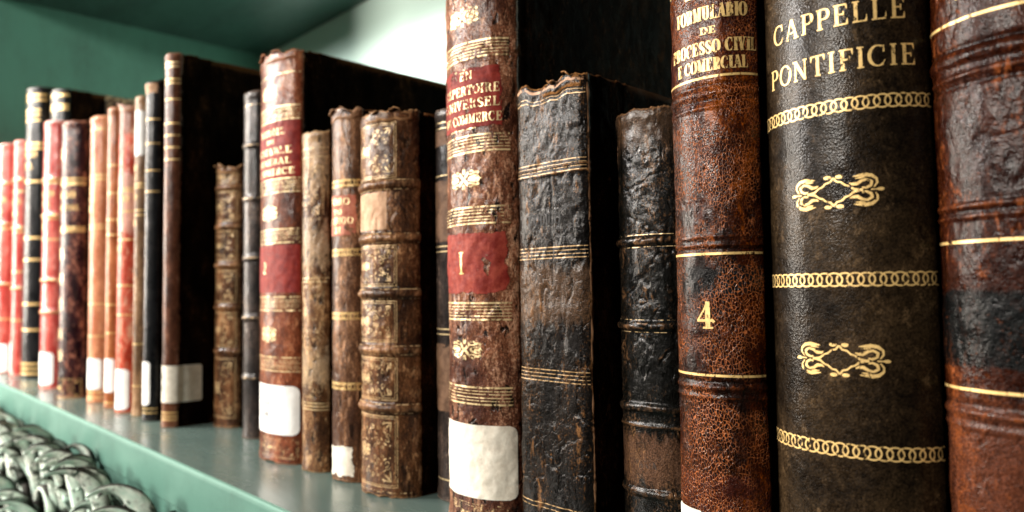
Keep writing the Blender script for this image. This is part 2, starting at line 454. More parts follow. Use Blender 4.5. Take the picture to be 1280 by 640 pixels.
        mesh_obj('page_block', vs, fs, pg, s.root, smooth=False)

    def board(s, sgn, mat, depth, seed):
        th = .0028; xo = s.w / 2 - .0004; nY, nZ = 26, 60
        y0 = s.b + .0062; ys = np.linspace(y0, depth, nY); zs = np.linspace(0.0, s.h - .0006, nZ)
        YY, ZZ = np.meshgrid(ys, zs, indexing='ij')
        ey = np.minimum(YY - y0, depth - YY); ez = np.minimum(ZZ, s.h - ZZ)
        rnd = .0009 * np.exp(-np.minimum(ey, ez) / .0012)
        dz = .0006 * fbm(YY * 90, YY * 0 + sgn, seed + 60, 3)
        top = np.clip((ZZ - (s.h - .01)) / .01, 0, 1)
        outer = np.stack([sgn * (xo - rnd + .00012 * fbm(YY * 60, ZZ * 60, seed + 61 + sgn, 3)), YY, ZZ - (.0003 + np.abs(dz)) * top], -1)
        inner = outer.copy(); inner[..., 0] = sgn * (xo - th + rnd)
        V = np.concatenate([outer.reshape(-1, 3), inner.reshape(-1, 3)])
        i = np.arange(nY * nZ).reshape(nY, nZ); o = nY * nZ
        F = []
        for a in range(nY - 1):
            for c in range(nZ - 1):
                q = (i[a, c], i[a + 1, c], i[a + 1, c + 1], i[a, c + 1])
                F.append(q if sgn > 0 else q[::-1])
                q2 = tuple(k + o for k in q)
                F.append(q2[::-1] if sgn > 0 else q2)
        ring = list(i[:, 0]) + list(i[-1, 1:]) + list(i[::-1, -1][1:]) + list(i[0, ::-1][1:-1])
        for a in range(len(ring)):
            p, q = ring[a], ring[(a + 1) % len(ring)]
            f = (p, p + o, q + o, q)
            F.append(f if sgn > 0 else f[::-1])
        ob = mesh_obj('cover', V, F, mat, s.root)
        return ob

    def surf(s, S, Z, off):
        S = np.asarray(S, float); Z = np.asarray(Z, float)
        fi = np.clip((S - s.sg[0]) / (s.sg[1] - s.sg[0]), 0, len(s.sg) - 1.001); fj = np.clip((Z - s.zg[0]) / (s.zg[1] - s.zg[0]), 0, s.nz - 1.001)
        i = fi.astype(int); j = fj.astype(int); a = (fi - i)[..., None]; c = (fj - j)[..., None]
        def bl(A): return (A[i, j] * (1 - a) + A[i + 1, j] * a) * (1 - c) + (A[i, j + 1] * (1 - a) + A[i + 1, j + 1] * a) * c
        return bl(s.P) + bl(s.N) * np.asarray(off)[..., None]

    def decal(s, strokes, mat, name='gilt_ornament', off=.00012, seg=.0006, parent=None, label=None):
        if name in ('gilt_band', 'leather_chip') and len(strokes) > 1:      # every band or chip is a part of its own
            ks = sorted(strokes, key=lambda k: sum(p[1] for p in k) / len(k)); gs = [[ks[0]]]
            top = max(p[1] for p in ks[0])
            for k in ks[1:]:
                if min(p[1] for p in k) - top > (.0034 if name == 'gilt_band' else .0001): gs.append([])
                gs[-1].append(k); top = max(p[1] for p in k)
            if len(gs) > 1:
                for g_ in gs: s.decal(g_, mat, name, off, seg, parent, label) if len(g_) > 1 else s._decal(g_, mat, name, off, seg, parent, label)
                return
        return s._decal(strokes, mat, name, off, seg, parent, label)

    def _decal(s, strokes, mat, name, off, seg, parent, label):
        V = []; F = []
        for k, st in enumerate(strokes):
            # resample
            pts = [st[0]]
            for p, q in zip(st[:-1], st[1:]):
                L = math.hypot(q[0] - p[0], q[1] - p[1]); n = max(1, int(math.ceil(L / seg)))
                for i in range(1, n + 1):
                    t = i / n; pts.append(tuple(p[c] + (q[c] - p[c]) * t for c in range(3)))
            m = len(pts)
            if m < 2: continue
            base = len(V); A = np.array(pts)
            d = np.gradient(A[:, :2], axis=0); L = np.hypot(d[:, 0], d[:, 1]) + 1e-12
            nx, ny = -d[:, 1] / L, d[:, 0] / L; hw = A[:, 2] / 2
            wide = hw.max() > seg
            cols = [-1, 0, 1] if wide else [-1, 1]
            o = off + (k % 9) * .000008
            G_ = np.stack([s.surf(A[:, 0] + nx * hw * c, A[:, 1] + ny * hw * c, np.full(m, o)) for c in cols], 1)
            V += list(G_.reshape(-1, 3)); nc = len(cols)
            for i in range(m - 1):
                for c in range(nc - 1):
                    a = base + i * nc + c
                    F.append((a, a + nc, a + nc + 1, a + 1))
        ob = mesh_obj(name, V, F, mat, parent or s.spine)
        if label: ob['label'] = label
        return ob

    def patch(s, s0, s1, z0, z1, mat, name='title_label', off=.00022, corner=0., label=None, rag=0., seed=3):
        """A sheet glued on the spine from arc position s0..s1 and height z0..z1."""
        n, m = max(8, int((s1 - s0) / .0009)), max(8, int((z1 - z0) / .0009))
        U, W = np.meshgrid(np.linspace(0, 1, n), np.linspace(0, 1, m), indexing='ij')
        ext = np.zeros_like(W)
        if corner > 0:
            dzz = np.minimum(W, 1 - W) * (z1 - z0)
            k = np.clip(1 - dzz / corner, 0, 1); ext = corner * (1 - np.sqrt(np.clip(1 - k ** 2, 0, 1)))
        SS = (s0 + ext) + U * (s1 - s0 - 2 * ext)
        ZZ = z0 + W * (z1 - z0)
        if rag > 0:
            SS = SS + rag * fbm(ZZ * 300, U * 2, seed, 3); ZZ = ZZ + rag * fbm(SS * 300, W * 2, seed + 4, 3)
        V = s.surf(SS, ZZ, np.full(SS.shape, off))
        idx = np.arange(n * m).reshape(n, m)
        F = np.stack([idx[:-1, :-1], idx[1:, :-1], idx[1:, 1:], idx[:-1, 1:]], -1).reshape(-1, 4)
        # sheet edge turned down onto the leather
        ob = mesh_obj(name, V.reshape(-1, 3), F, mat, s.spine, uv=np.stack([U.ravel(), W.ravel()], -1))
        if label: ob['label'] = label
        return ob

    def aw(s, f=1.): return 2 * s.arc_half * f

# ------------------------------------------------------------------ materials
M = {}
def m_pages():
    g = G('aged_pages'); co = g.obj()
    n = g.noise(g.scale(co, (1, .02, .02)), 2500, 3, .6)
    c = g.mix(n, (.16, .10, .05), (.50, .38, .24))
    c = g.mix(g.ramp(g.noise(co, 40, 4), .45, .7), c, (.10, .06, .035))
    return g.done(g.bsdf(Base_Color=c, Roughness=.85, Normal=g.bump(n, .6, .0006)))
M['pages'] = m_pages()
M['gold'] = gilt('bright_gilt', (.84, .545, .205), .26, metal=.3, blot=.15, scale=700)
M['gold_worn'] = gilt('worn_gilt', (.88, .62, .32), .42, metal=.35)
M['gold_faint'] = gilt('rubbed_gilt', (.78, .54, .28), .72, metal=.3)
M['gold_dense'] = gilt('dense_gilt', (.80, .56, .28), .30, metal=.3, scale=900, blot=.1)
M['worn_tan'] = gilt('rubbed_tan_leather', (.42, .22, .11), .45, metal=0, rough=.6, scale=260)
M['worn_orange'] = gilt('rubbed_red_leather', (.22, .07, .03), .55, metal=0, rough=.5, scale=260)
M['gold_dull'] = gilt('dull_brown_gilt', (.50, .31, .14), .42, metal=.2, blot=.15, scale=700)
M['blind'] = gilt('blind_stamp', (.006, .005, .005), .2, metal=0, rough=.7)
M['blind_faint'] = gilt('faint_blind_stamp', (.03, .018, .012), .6, metal=0, rough=.7)
M['ink'] = gilt('grey_ink', (.12, .12, .13), .3, metal=0, rough=.8)
M['red_label'] = patch_mat('red_leather_label', (.15, .009, .007), (.26, .026, .016), 0, smudge=.5)
M['red_label_torn'] = patch_mat('torn_red_leather_label', (.16, .016, .016), (.34, .05, .042), .12, .4, smudge=.5)
M['tan_label'] = patch_mat('pale_tan_leather_label', (.36, .20, .11), (.58, .37, .23), .05, 0, smudge=.5)
M['rose_label'] = patch_mat('faded_rose_leather_label', (.32, .09, .055), (.48, .19, .12), .12, .5, smudge=.6)
M['red_label_soft'] = patch_mat('worn_crimson_title_leather', (.13, .009, .007), (.27, .030, .018), .09, .35, smudge=.75)
M['rose_soft'] = patch_mat('faded_rose_panel_leather', (.17, .014, .009), (.31, .050, .030), .11, .25, smudge=.65)
M['umber_panel'] = patch_mat('dull_umber_leather_panel', (.08, .042, .024), (.17, .095, .055), .06, .3, smudge=.6)
M['rub_patch'] = patch_mat('rubbed_brown_patch', (.10, .05, .025), (.30, .16, .08), .22, .6, smudge=.4)
M['paper'] = patch_mat('white_paper_label', (.62, .56, .46), (.78, .73, .62), 0, rough=(.55, .7), spec=.3, dirt=(.30, .24, .17), smudge=.35)
M['paper_white'] = patch_mat('clean_paper_label', (.80, .79, .76), (.88, .87, .84), 0, rough=(.55, .7), spec=.3, dirt=(.5, .45, .4), smudge=.2)
M['marble'] = None

K = (.010, .007, .005)
def L(name, *a, **k):
    M[name] = leather(name, *a, **k); return M[name]

L('brown_pitted', (.060, .021, .013), (.25, .108, .066), (.56, .34, .23), wear=.5, pits=1., rough=(.35, .65), bump=.9, mottle=75, zones=((.0, .085, (.045, .014, .009), .006, .55),))
L('black_cracked', (.005, .004, .0035), (.016, .013, .011), (.24, .12, .055), wear=.27, coat=.27, spec=.2, crack=.45, crack_col=(.006, .005, .004), crack_scale=520, pits=.4, rough=(.30, .55), stretch=(1, 1, .3), edge=1., bump=.9, zones=((.105, .13, (.10, .055, .03), .008, .55),))
L('black_small', (.005, .005, .004), (.012, .0115, .010), (.20, .11, .06), wear=.30, coat=.42, spec=.2, pits=.4, rough=(.22, .5), edge=.7, bump=1., zones=((.181, .205, (.16, .085, .045), .012, .25), (.037, .057, (.12, .060, .034), .009, .65)))
L('chestnut_crackle', (.012, .005, .003), (.060, .014, .006), (.20, .055, .016), wear=.45, crack=1., crack_col=(.34, .10, .030), crack_scale=980, pits=.2, rough=(.18, .42), bump=.8, mottle=32, zones=((.1175, .1275, (.006, .006, .006), .002, .95), (.1975, .24, (.03, .006, .004), .003, .7), (0, .053, (.035, .008, .005), .002, .8)))
L('dark_olive', (.012, .008, .005), (.038, .025, .0145), (.085, .056, .032), coat=.20, wear=.25, pits=.12, rough=(.30, .46), bump=.35, mottle=34, stretch=(1, 1, 1), edge=.4)
L('red_brown_gloss', (.018, .005, .003), (.052, .015, .008), (.17, .055, .024), wear=.5, coat=.18, crack=.35, crack_col=(.02, .006, .004), crack_scale=380, pits=.35, rough=(.16, .4), bump=.55, mottle=40, zones=((.0965, .118, (.0025, .003, .003), .002, 1.), (0, .088, (.10, .033, .017), .008, .5)))
L('calf_brown', (.075, .024, .014), (.23, .075, .042), (.45, .22, .13), wear=.4, pits=.4, rough=(.3, .55), bump=.6)
L('vellum_brown', (.045, .020, .010), (.135, .062, .030), (.50, .33, .19), wear=.50, pits=.8, rough=(.4, .7), bump=1., zones=((.190, .24, (.36, .24, .14), .012, .6), (.137, .165, (.56, .40, .25), .018, .5), (.058, .08, (.50, .36, .22), .018, .55)))
L('umber_worn', (.060, .028, .018), (.20, .105, .062), (.50, .30, .19), wear=.5, pits=.8, rough=(.35, .6), bump=.9, stretch=(1, 1, .25))
L('tooled_calf', (.035, .016, .009), (.165, .076, .040), (.50, .30, .17), wear=.4, pits=.6, rough=(.28, .55), bump=.9)
L('dusty_brown', (.045, .026, .018), (.12, .072, .050), (.34, .23, .16), wear=.35, pits=.4, rough=(.4, .65), bump=.7)
L('slate_brown', (.020, .016, .015), (.055, .042, .036), (.20, .14, .11), wear=.3, pits=.3, rough=(.35, .6), bump=.6)
L('cover_black_shaded', (.004, .0025, .0018), (.014, .008, .005), (.07, .034, .017), wear=.25, pits=.1, rough=(.5, .75), bump=.4, edge=.8, spec=.04, coat=0)  # dark leather, darkened further to carry the shade on cover sides
L('cover_brown_shaded', (.006, .0035, .0022), (.020, .010, .006), (.08, .036, .018), wear=.35, pits=.2, rough=(.5, .75), bump=.5, edge=1., spec=.05, coat=0)  # brown leather with the side shade built into its base colour
L('smooth_brown', (.055, .022, .013), (.14, .058, .036), (.38, .21, .14), wear=.3, pits=.2, rough=(.25, .5), bump=.4)
L('black_plain', (.008, .009, .010), (.018, .019, .021), (.08, .07, .06), wear=.15, pits=.1, rough=(.2, .45), bump=.4)
L('tan_dull', (.14, .080, .045), (.30, .18, .11), (.50, .36, .24), wear=.35, pits=.4, rough=(.45, .7), bump=.5)
L('bright_red', (.46, .06, .055), (.62, .17, .145), (.84, .50, .42), coat=.5, wear=.25, pits=.15, rough=(.28, .5), bump=.4)
L('orange_tan', (.50, .17, .09), (.66, .32, .20), (.74, .40, .24), wear=.3, pits=.15, rough=(.3, .5), bump=.4)
L('orange_brown', (.26, .085, .040), (.42, .17, .085), (.60, .32, .19), wear=.3, pits=.15, rough=(.3, .5), bump=.4)
L('scarlet_damaged', (.40, .055, .035), (.58, .12, .085), (.70, .45, .32), wear=.5, pits=.2, rough=(.3, .55), bump=.6, zones=((.285, .33, (.16, .075, .045), .01, .8), (.185, .245, (.75, .50, .40), .012, .55)))
L('plum_mottled', (.012, .003, .005), (.045, .010, .016), (.40, .19, .13), wear=.5, pits=.3, rough=(.22, .45), bump=.5, mottle=90)

def marbled():
    g = G('marbled_paper'); co = g.obj()
    v = g.vor(g.vadd(co, g.scale(g.noise(co, 60, 4, .6, 'Color'), (.02, .02, .02))), 130, 'F1')
    c = g.mix(g.ramp(v, .25, .45), (.60, .42, .24), (.03, .015, .01))
    c = g.mix(g.ramp(g.noise(co, 200, 5), .5, .6), c, (.30, .16, .08))
    return g.done(g.bsdf(Base_Color=c, Roughness=.5))
M['marble'] = marbled()

# ------------------------------------------------------------------ painted bookcase
def paint(name, col, grime=.4, rough=(.2, .4), gcol=(.05, .07, .055), spec=.5, sc=6):
    g = G(name); co = g.obj()
    n = g.noise(g.scale(co, (1, 2.5, 1)), sc, 8, .7); nf = g.noise(co, 160, 6, .7)
    c = g.mix(g.ramp(n, .35, .7), col, tuple(x * .72 for x in col))
    sp = g.ramp(g.math('ADD', g.math('MULTIPLY', nf, .55), g.math('MULTIPLY', n, .45)), .54, .68)
    c = g.mix(g.math('MULTIPLY', sp, grime), c, gcol)
    pt = g.n('ShaderNodeNewGeometry').outputs['Pointiness']
    c = g.mix(g.ramp(pt, .52, .6), c, tuple(min(1, x * 1.8 + .08) for x in col))
    nb = g.bump(g.math('ADD', g.noise(g.scale(co, (.15, 1, 1)), 220, 5, .6), g.math('MULTIPLY', nf, .5)), .22, .0006)
    return g.done(g.bsdf(Base_Color=c, Roughness=g.ramp(n, .3, .7, rough[0], rough[1]), Normal=nb, Specular_IOR_Level=spec))
M['teal_shelf'] = paint('teal_gloss_paint_shelf', (.011, .036, .028), .75, (.12, .34), spec=.34)
M['teal_edge'] = paint('teal_gloss_paint_edge', (.075, .18, .14), .8, (.6, .75), spec=.2)
M['teal_wall'] = paint('teal_paint_side', (.085, .235, .175), .6, (.4, .6))
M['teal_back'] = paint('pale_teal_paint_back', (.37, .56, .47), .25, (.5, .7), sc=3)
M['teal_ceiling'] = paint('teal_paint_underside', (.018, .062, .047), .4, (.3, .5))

XW, YF, YB, ZC = -1.461, .187, .68, .627
XR = .9
def box(name, lo, hi, mat, parent, bevel=0.):
    import bmesh
    bm = bmesh.new(); bmesh.ops.create_cube(bm, size=1)
    for v in bm.verts:
        for a in range(3):
            v.co[a] = lo[a] if v.co[a] < 0 else hi[a]
    if bevel > 0:
        bmesh.ops.bevel(bm, geom=bm.edges[:], offset=bevel, segments=4, profile=.5, affect='EDGES')
    me = bpy.data.meshes.new(name); bm.to_mesh(me); bm.free()
    me.materials.append(mat)
    if bevel > 0: me.polygons.foreach_set('use_smooth', [True] * len(me.polygons))
    o = link(bpy.data.objects.new(name, me), parent)
    if bevel > 0:
        md = o.modifiers.new('wn', 'WEIGHTED_NORMAL')
    return o
case = thing('bookcase', 'teal painted wooden bookcase with a glossy shelf and a carved leaf frieze', 'bookcase', (0, YF, 0))
case.location = (0, 0, 0)
box('shelf_board', (XW + .001, YF + .0035, -.03), (XR - .001, YB - .001, 0), M['teal_shelf'], case)
# moulded front edge of the shelf: rounded nosing with a flat fascia under it
prof = [(.0036, .0), (.0014, -.0002), (.0003, -.0012), (0, -.0030), (0, -.0300), (.0015, -.0315), (.0015, -.30), (.02, -.30), (.02, -.031), (.0036, -.031)]
xs = np.linspace(XW - .02, XR, 120); V = []; F = []
m = len(prof)
for i, x in enumerate(xs):
    for (py, pz) in prof: V.append((x, YF + py + .0002 * math.sin(x * 40), pz))
for i in range(len(xs) - 1):
    for j in range(m):
        a = i * m + j; b_ = i * m + (j + 1) % m
        F.append((a, b_, b_ + m, a + m))
mesh_obj('fascia', V, F, M['teal_edge'], case, smooth=False)
box('side_panel', (XW - .022, YF - .004, -.3), (XW, YB + .02, ZC + .03), M['teal_wall'], case, .002)
box('side_panel', (XR, YF - .004, -.3), (XR + .022, YB + .02, ZC + .03), M['teal_wall'], case, .002)
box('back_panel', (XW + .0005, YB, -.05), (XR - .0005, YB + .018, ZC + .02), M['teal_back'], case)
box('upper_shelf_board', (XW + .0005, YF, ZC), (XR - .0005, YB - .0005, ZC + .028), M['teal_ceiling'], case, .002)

# carved frieze of acanthus leaves under the shelf edge
def m_frieze():
    g = G('weathered_shaded_teal_carving'); co = g.obj()
    n = g.noise(co, 30, 7, .7); nf = g.noise(co, 160, 6, .7)
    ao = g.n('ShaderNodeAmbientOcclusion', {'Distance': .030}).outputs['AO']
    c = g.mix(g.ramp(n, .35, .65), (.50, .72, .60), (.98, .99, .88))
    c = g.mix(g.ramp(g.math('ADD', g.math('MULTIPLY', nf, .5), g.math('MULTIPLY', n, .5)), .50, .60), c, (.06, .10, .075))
    c = g.mix(g.ramp(ao, .86, .42), c, (.010, .014, .010))  # crevices darkened in the colour, imitating the shade between fingers
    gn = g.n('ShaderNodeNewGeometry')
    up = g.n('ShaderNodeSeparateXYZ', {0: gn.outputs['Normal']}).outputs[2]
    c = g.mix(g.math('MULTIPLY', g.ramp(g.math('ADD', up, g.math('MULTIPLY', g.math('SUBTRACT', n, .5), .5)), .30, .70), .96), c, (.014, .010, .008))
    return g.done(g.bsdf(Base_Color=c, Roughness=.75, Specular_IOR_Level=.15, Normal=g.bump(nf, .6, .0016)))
M['frieze'] = m_frieze()
def leaf(x, y, z, size, yaw, curlv, seed, parent, top=None):
    """One acanthus leaf: a fan of convex fluted fingers that rise, lean out and roll over at their tips."""
    r = random.Random(seed); V = []; F = []; nu, nv = 9, 26
    fingers = (-3, -2, -1, 0, 1, 2, 3) if size > .09 else (-2, -1, 0, 1, 2)
    nf = max(fingers)
    for f in sorted(fingers, key=lambda q: -abs(q)):
        L_ = size * (1.0 - .10 * abs(f) + r.uniform(-.22, .08)); fan = rad(f * (62 / nf) + r.uniform(-6, 6)) ; W = size * .074 * r.uniform(.8, 1.2)
        cu = curlv * r.uniform(.6, 1.45); cy = -.006 * (nf - abs(f)) ; cz = 0.; base = len(V); out = 0.
        for j in range(nv):
            v = j / (nv - 1)
            ang = rad(96 - 34 * v - (max(0, v - .55) / .45) ** 1.4 * cu)
            a2 = fan * (1 - .35 * v)
            if j: cy -= math.cos(ang) * L_ / (nv - 1); cz += math.sin(ang) * L_ / (nv - 1) * math.cos(a2); out += math.sin(a2) * L_ / (nv - 1) * max(.25, math.sin(ang) if v < .7 else .4)
            wd = W * (.45 + .75 * math.sin(math.pi * min(1, .15 + v * .8)) ** 1.2) * (1. if v < .72 else max(.22, 1 - (v - .72) * 2.9))
            ny, nz = -math.sin(ang), -math.cos(ang)
            for i in range(nu):
                u = -1 + 2 * i / (nu - 1)
                n_ = wd * (1.25 * (1 - u * u)) - .5 * wd * math.exp(-(u / .22) ** 2) * (1 - v)
                px_ = f * size * .045 + out + u * wd * math.cos(a2); pz_ = cz - u * wd * math.sin(a2) * .8 + nz * n_; py_ = cy + ny * n_
                V.append((x + px_ * math.cos(yaw) - py_ * math.sin(yaw), y + px_ * math.sin(yaw) + py_ * math.cos(yaw), z + pz_))
        for j in range(nv - 1):
            for i in range(nu - 1):
                F.append((base + j * nu + i, base + j * nu + i + 1, base + (j + 1) * nu + i + 1, base + (j + 1) * nu + i))
    if top is not None:
        dz_ = top - max(v[2] for v in V); V = [(v[0], v[1], v[2] + dz_) for v in V]
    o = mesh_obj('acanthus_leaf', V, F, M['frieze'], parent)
    md = o.modifiers.new('thick', 'SOLIDIFY'); md.thickness = .0022; md.offset = -1
    return o
def tube_scroll(x, y, z, r0, seed, parent, sgn=1):
    V = []; F = []; n = 60; k = 10
    for i in range(n):
        t = i / (n - 1); R = r0 * (1 - .78 * t); a = rad(-90 + sgn * 560 * t); th = r0 * .17 * (1 - .5 * t)
        cx, cz = R * math.cos(a), R * math.sin(a)
        for q in range(k):
            b_ = 2 * math.pi * q / k
            rr = R + th * math.cos(b_)
            V.append((x + rr * math.cos(a), y - th * 1.3 * math.sin(b_) - .012 * t, z + rr * math.sin(a)))
    for i in range(n - 1):
        for q in range(k):
            F.append((i * k + q, i * k + (q + 1) % k, (i + 1) * k + (q + 1) % k, (i + 1) * k + q))
    return mesh_obj('scroll', V, F, M['frieze'], parent)
M['frieze_ground'] = paint('shaded_recess_paint', (.008, .013, .010), .6)  # near-black colour stands in for the shade behind the leaves
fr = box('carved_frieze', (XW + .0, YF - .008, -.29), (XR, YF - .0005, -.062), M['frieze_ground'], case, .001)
rf = random.Random(4)
x = -1.44; k = 0; DZ = .022
while x < -.02:
    big = .118 + rf.uniform(-.008, .010)
    leaf(x, YF - .006, -.105 + DZ + rf.uniform(-.008, .006), big, rf.uniform(-.25, .25), 105 + rf.uniform(-30, 35), k, fr, -.001 - rf.uniform(0, .005))
    leaf(x + .046, YF - .004, -.080 + DZ + rf.uniform(-.014, .002), .078, rf.uniform(-.5, .5), 110, k + 50, fr, -.006 - rf.uniform(0, .014))
    leaf(x + .045, YF - .014, -.165 + DZ + rf.uniform(-.01, .01), .125, rf.uniform(-.3, .3), 130, k + 90, fr)
    leaf(x - .015, YF - .014, -.235 + DZ, .115, rf.uniform(-.3, .3), 130, k + 120, fr)
    tube_scroll(x + .06, YF - .028, -.105 + DZ + rf.uniform(-.01, .01), .024, k, fr, 1 if k % 2 else -1)
    x += .082 + rf.uniform(-.008, .012); k += 1

print('frieze top', max(v.co.z for o in fr.children for v in o.data.vertices), sorted(round(max(v.co.z for v in o.data.vertices),3) for o in fr.children)[-12:])
def headcap(b, mat, w=.5, hgt=.004, seed=0, cs=0.):
    """A frayed flap of the head cap, sticking up and curling over the top edge."""
    n, m = 26, 7; A_ = b.arc_half; V = []
    for i in range(n):
        u = -1 + 2 * i / (n - 1); sv = cs * A_ + u * A_ * w
        rise = .6 * hgt * max(.03, (.55 + .9 * vnoise(np.array([i * .45]), np.array([.3]), seed)[0] + .35 * vnoise(np.array([i * 1.7]), np.array([.7]), seed)[0])) * (1 - abs(u) ** 4)
        p = b.surf([sv], [b.h - .006], [.0003])[0]; q = b.surf([sv], [b.h - .001], [.0002])[0]; nn = b.surf([sv], [b.h - .001], [1.])[0] - b.surf([sv], [b.h - .001], [0.])[0]
        for j in range(m):
            t = j / (m - 1)
            if t < .4: V.append(p + (q - p) * (t / .4))
            else:
                k_ = (t - .4) / .6; V.append(q + np.array([0, 0, 1.]) * rise * math.sin(k_ * 2.2) - nn * (.0012 * k_ - .0035 * k_ * k_) * (1 if (i // 5) % 2 else -1.2))
    F = [(i * m + j, (i + 1) * m + j, (i + 1) * m + j + 1, i * m + j + 1) for i in range(n - 1) for j in range(m - 1)]
    o = mesh_obj('torn_headcap', V, F, mat, b.spine)
    md = o.modifiers.new('thick', 'SOLIDIFY'); md.thickness = .0006
    return o
# ------------------------------------------------------------------ the books, from the left end to the right
GB = 'old books standing in a row on the shelf'
def rows(bk, zs, mat=None, f=1., t=.0006, name='gilt_band', label=None):
    return bk.decal([ln(-bk.arc_half * f, z, bk.arc_half * f, z, t) for z in zs], mat or M['gold'], name, label=label)

def lines_of_text(bk, items, mat, cap_w=.8, name='gilt_lettering', T=.22, off=.0004, cx=0.):
    st = []; last = None
    for (txt, z, cap, f) in items:
        if last is not None and last - z > cap * 2.6:
            bk.decal(st, mat, name, off=off); st = []
        st += place(text(txt, cap, bk.aw(f), T), cx + bk.shift, z); last = z
    return bk.decal(st, mat, name, off=off)

# two red books at the far left
b = Book('red leather book with a white paper label, leftmost and half out of frame', -1.4165, .0505, .2049, .0177, .3637, M['bright_red'], seed=101, board=M['cover_brown_shaded'], bands=((.235, .003, .002), (.30, .003, .002), (.14, .003, .002)), res=.002)
rows(b, (.30, .235, .228, .14, .085), M['gold'], t=.002)
lines_of_text(b, (('OBRAS', .27, .008, .6), ('TOMO', .252, .006, .4)), M['gold'])
b.patch(-.028, .029, .003, .046, M['paper_white'], 'paper_label', corner=.004)
b = Book('second red book from the left, touching the black book with broad gold rules', -1.3482, .0415, .2156, .0145, .3616, M['bright_red'], seed=102, board=M['cover_brown_shaded'], bands=((.225, .003, .002), (.2995, .003, .002), (.133, .003, .002)), res=.002)
rows(b, (.2999, .2813, .2256, .219, .1579, .133, .084), M['gold'], t=.002)
lines_of_text(b, (('OBRAS', .262, .008, .6), ('TOMO', .244, .006, .4)), M['gold'])
b.patch(-.026, .004, .004, .0515, M['paper_white'], 'paper_label', corner=.004)
# black, gilt rules
b = Book('narrow black book with broad gold rules along its spine, third from the left end', -1.2939, .0572, .2194, .020, .430, M['black_plain'], lean=.5, seed=103, board=M['cover_black_shaded'], res=.002)
rows(b, (.418, .410, .345, .338, .289, .206, .174, .109, .0715, .022, .015, .008), M['gold'], t=.0032)
lines_of_text(b, (('CODIGO', .325, .008, .6), ('CIVIL', .308, .008, .45)), M['gold'])
b.decal(rules(.06, [.395, .388, .380], .003), M['gold'], 'gilt_band')
# tall black, marbled cover corner
b = Book('tall black book with a speckled marbled cover, set back behind pale red ribbed book', -1.212, .052, .236, .016, .414, M['black_plain'], depth=.21, seed=104, board=M['cover_black_shaded'], res=.002)
rows(b, (.405, .39, .385, .36, .34, .33, .25), M['gold'], t=.004)
mp = mesh_obj('marbled_corner', [(.0265, .062, .250), (.0265, .2095, .250), (.0265, .2095, .4125), (.0265, .062, .4125)], [(0, 1, 2, 3)], M['marble'], b.spine, smooth=False)
# red with label
b = Book('pale red ribbed book in front of the tall black one, white label near its foot', -1.1334, .0539, .2124, .0162, .350, M['bright_red'], lean=.4, seed=105, board=M['cover_brown_shaded'], bands=((.2255, .003, .002), (.273, .003, .002), (.141, .003, .002), (.0995, .003, .002)), res=.002)
rows(b, (.2732, .268, .2255, .221, .1939, .1414, .0995), M['gold'], t=.0016)
lines_of_text(b, (('DIREITO', .25, .007, .6), ('CIVIL', .237, .007, .45), ('II', .207, .008, .15)), M['gold'])
b.patch(-.022, .0265, .006, .0475, M['paper_white'], 'paper_label', corner=.005)
# plum mottled
b = Book('dark plum mottled book with gilt flowers and a gold-tooled foot', -1.0221, .0558, .2097, .0195, .3294, M['plum_mottled'], seed=106, board=M['cover_black_shaded'], res=.002)
rows(b, (.2595, .2527, .2015, .1967, .255, .199), M['gold'], t=.0016)
lines_of_text(b, (('CODIGO', .237, .007, .6), ('COMERCIAL', .222, .006, .75)), M['gold'])
for z in (.17, .14, .11, .075, .05, .29): b.decal(place(fleuron(), 0, z, .010), M['gold_worn'], 'gilt_flower')
b.decal(place(tooling(b.aw(.95), .022, 5), 0, .0115), M['gold'], 'gilt_ornament')
# oranges
b = Book('bright orange-red book with gold bands, white label low, right of the plum book', -.9417, .0408, .2233, .0143, .3252, M['orange_tan'], lean=-.4, seed=107, board=M['cover_black_shaded'], res=.0018)
rows(b, (.2567, .252, .1998, .1960, .1106, .0745, .0062, .012, .310), M['gold'], t=.0013)
lines_of_text(b, (('L', .236, .008, .15), ('D E', .226, .006, .35), ('II', .215, .007, .2)), M['gold'])
b.patch(-.018, .021, .0152, .0493, M['paper_white'], 'paper_label', corner=.004)
b = Book('thin orange-brown book squeezed between the orange-red and the scarlet book', -.8718, .0245, .2241, .0086, .3239, M['orange_brown'], seed=108, board=M['cover_brown_shaded'], res=.0018)
rows(b, (.2601, .23, .2013, .185, .11, .08, .006), M['gold'], t=.0013)
b.patch(-.012, .0135, .0172, .0528, M['paper_white'], 'paper_label', corner=.003)
b = Book('scarlet book with a brown damaged head, torn pale patches and a tall white label', -.8341, .0336, .2237, .0117, .3197, M['scarlet_damaged'], lean=.35, seed=109, board=M['cover_brown_shaded'], torn=.006, res=.0018)
headcap(b, M['scarlet_damaged'], .8, .004, 15)
rows(b, (.23, .2271, .2063, .1772, .13, .10), M['gold'], t=.0013)
lines_of_text(b, (('LIVRO', .216, .007, .6), ('II', .193, .006, .2), ('DE', .165, .006, .3)), M['gold'])
b.patch(-.016, .0175, .0041, .0447, M['paper_white'], 'paper_label', corner=.004)
b = Book('thin dull tan book with a pale label near its head and small gilt lettering', -.7904, .0193, .2286, .0077, .3209, M['tan_dull'], seed=110, board=M['cover_brown_shaded'], res=.0016)
b.patch(-.009, .0105, .2600, .3060, M['paper_white'], 'paper_label', corner=.002)
rows(b, (.2317, .228, .205, .20, .03, .0714), M['gold'], t=.001)
lines_of_text(b, (('E', .245, .005, .25), ('C', .236, .005, .25), ('D', .216, .005, .25), ('E', .19, .005, .25)), M['gold'])
b = Book('thin glossy black book with torn tan head cap and white label low on spine', -.7559, .0234, .2272, .0094, .3304, M['black_plain'], seed=111, board=M['cover_black_shaded'], torn=.005, res=.0016)
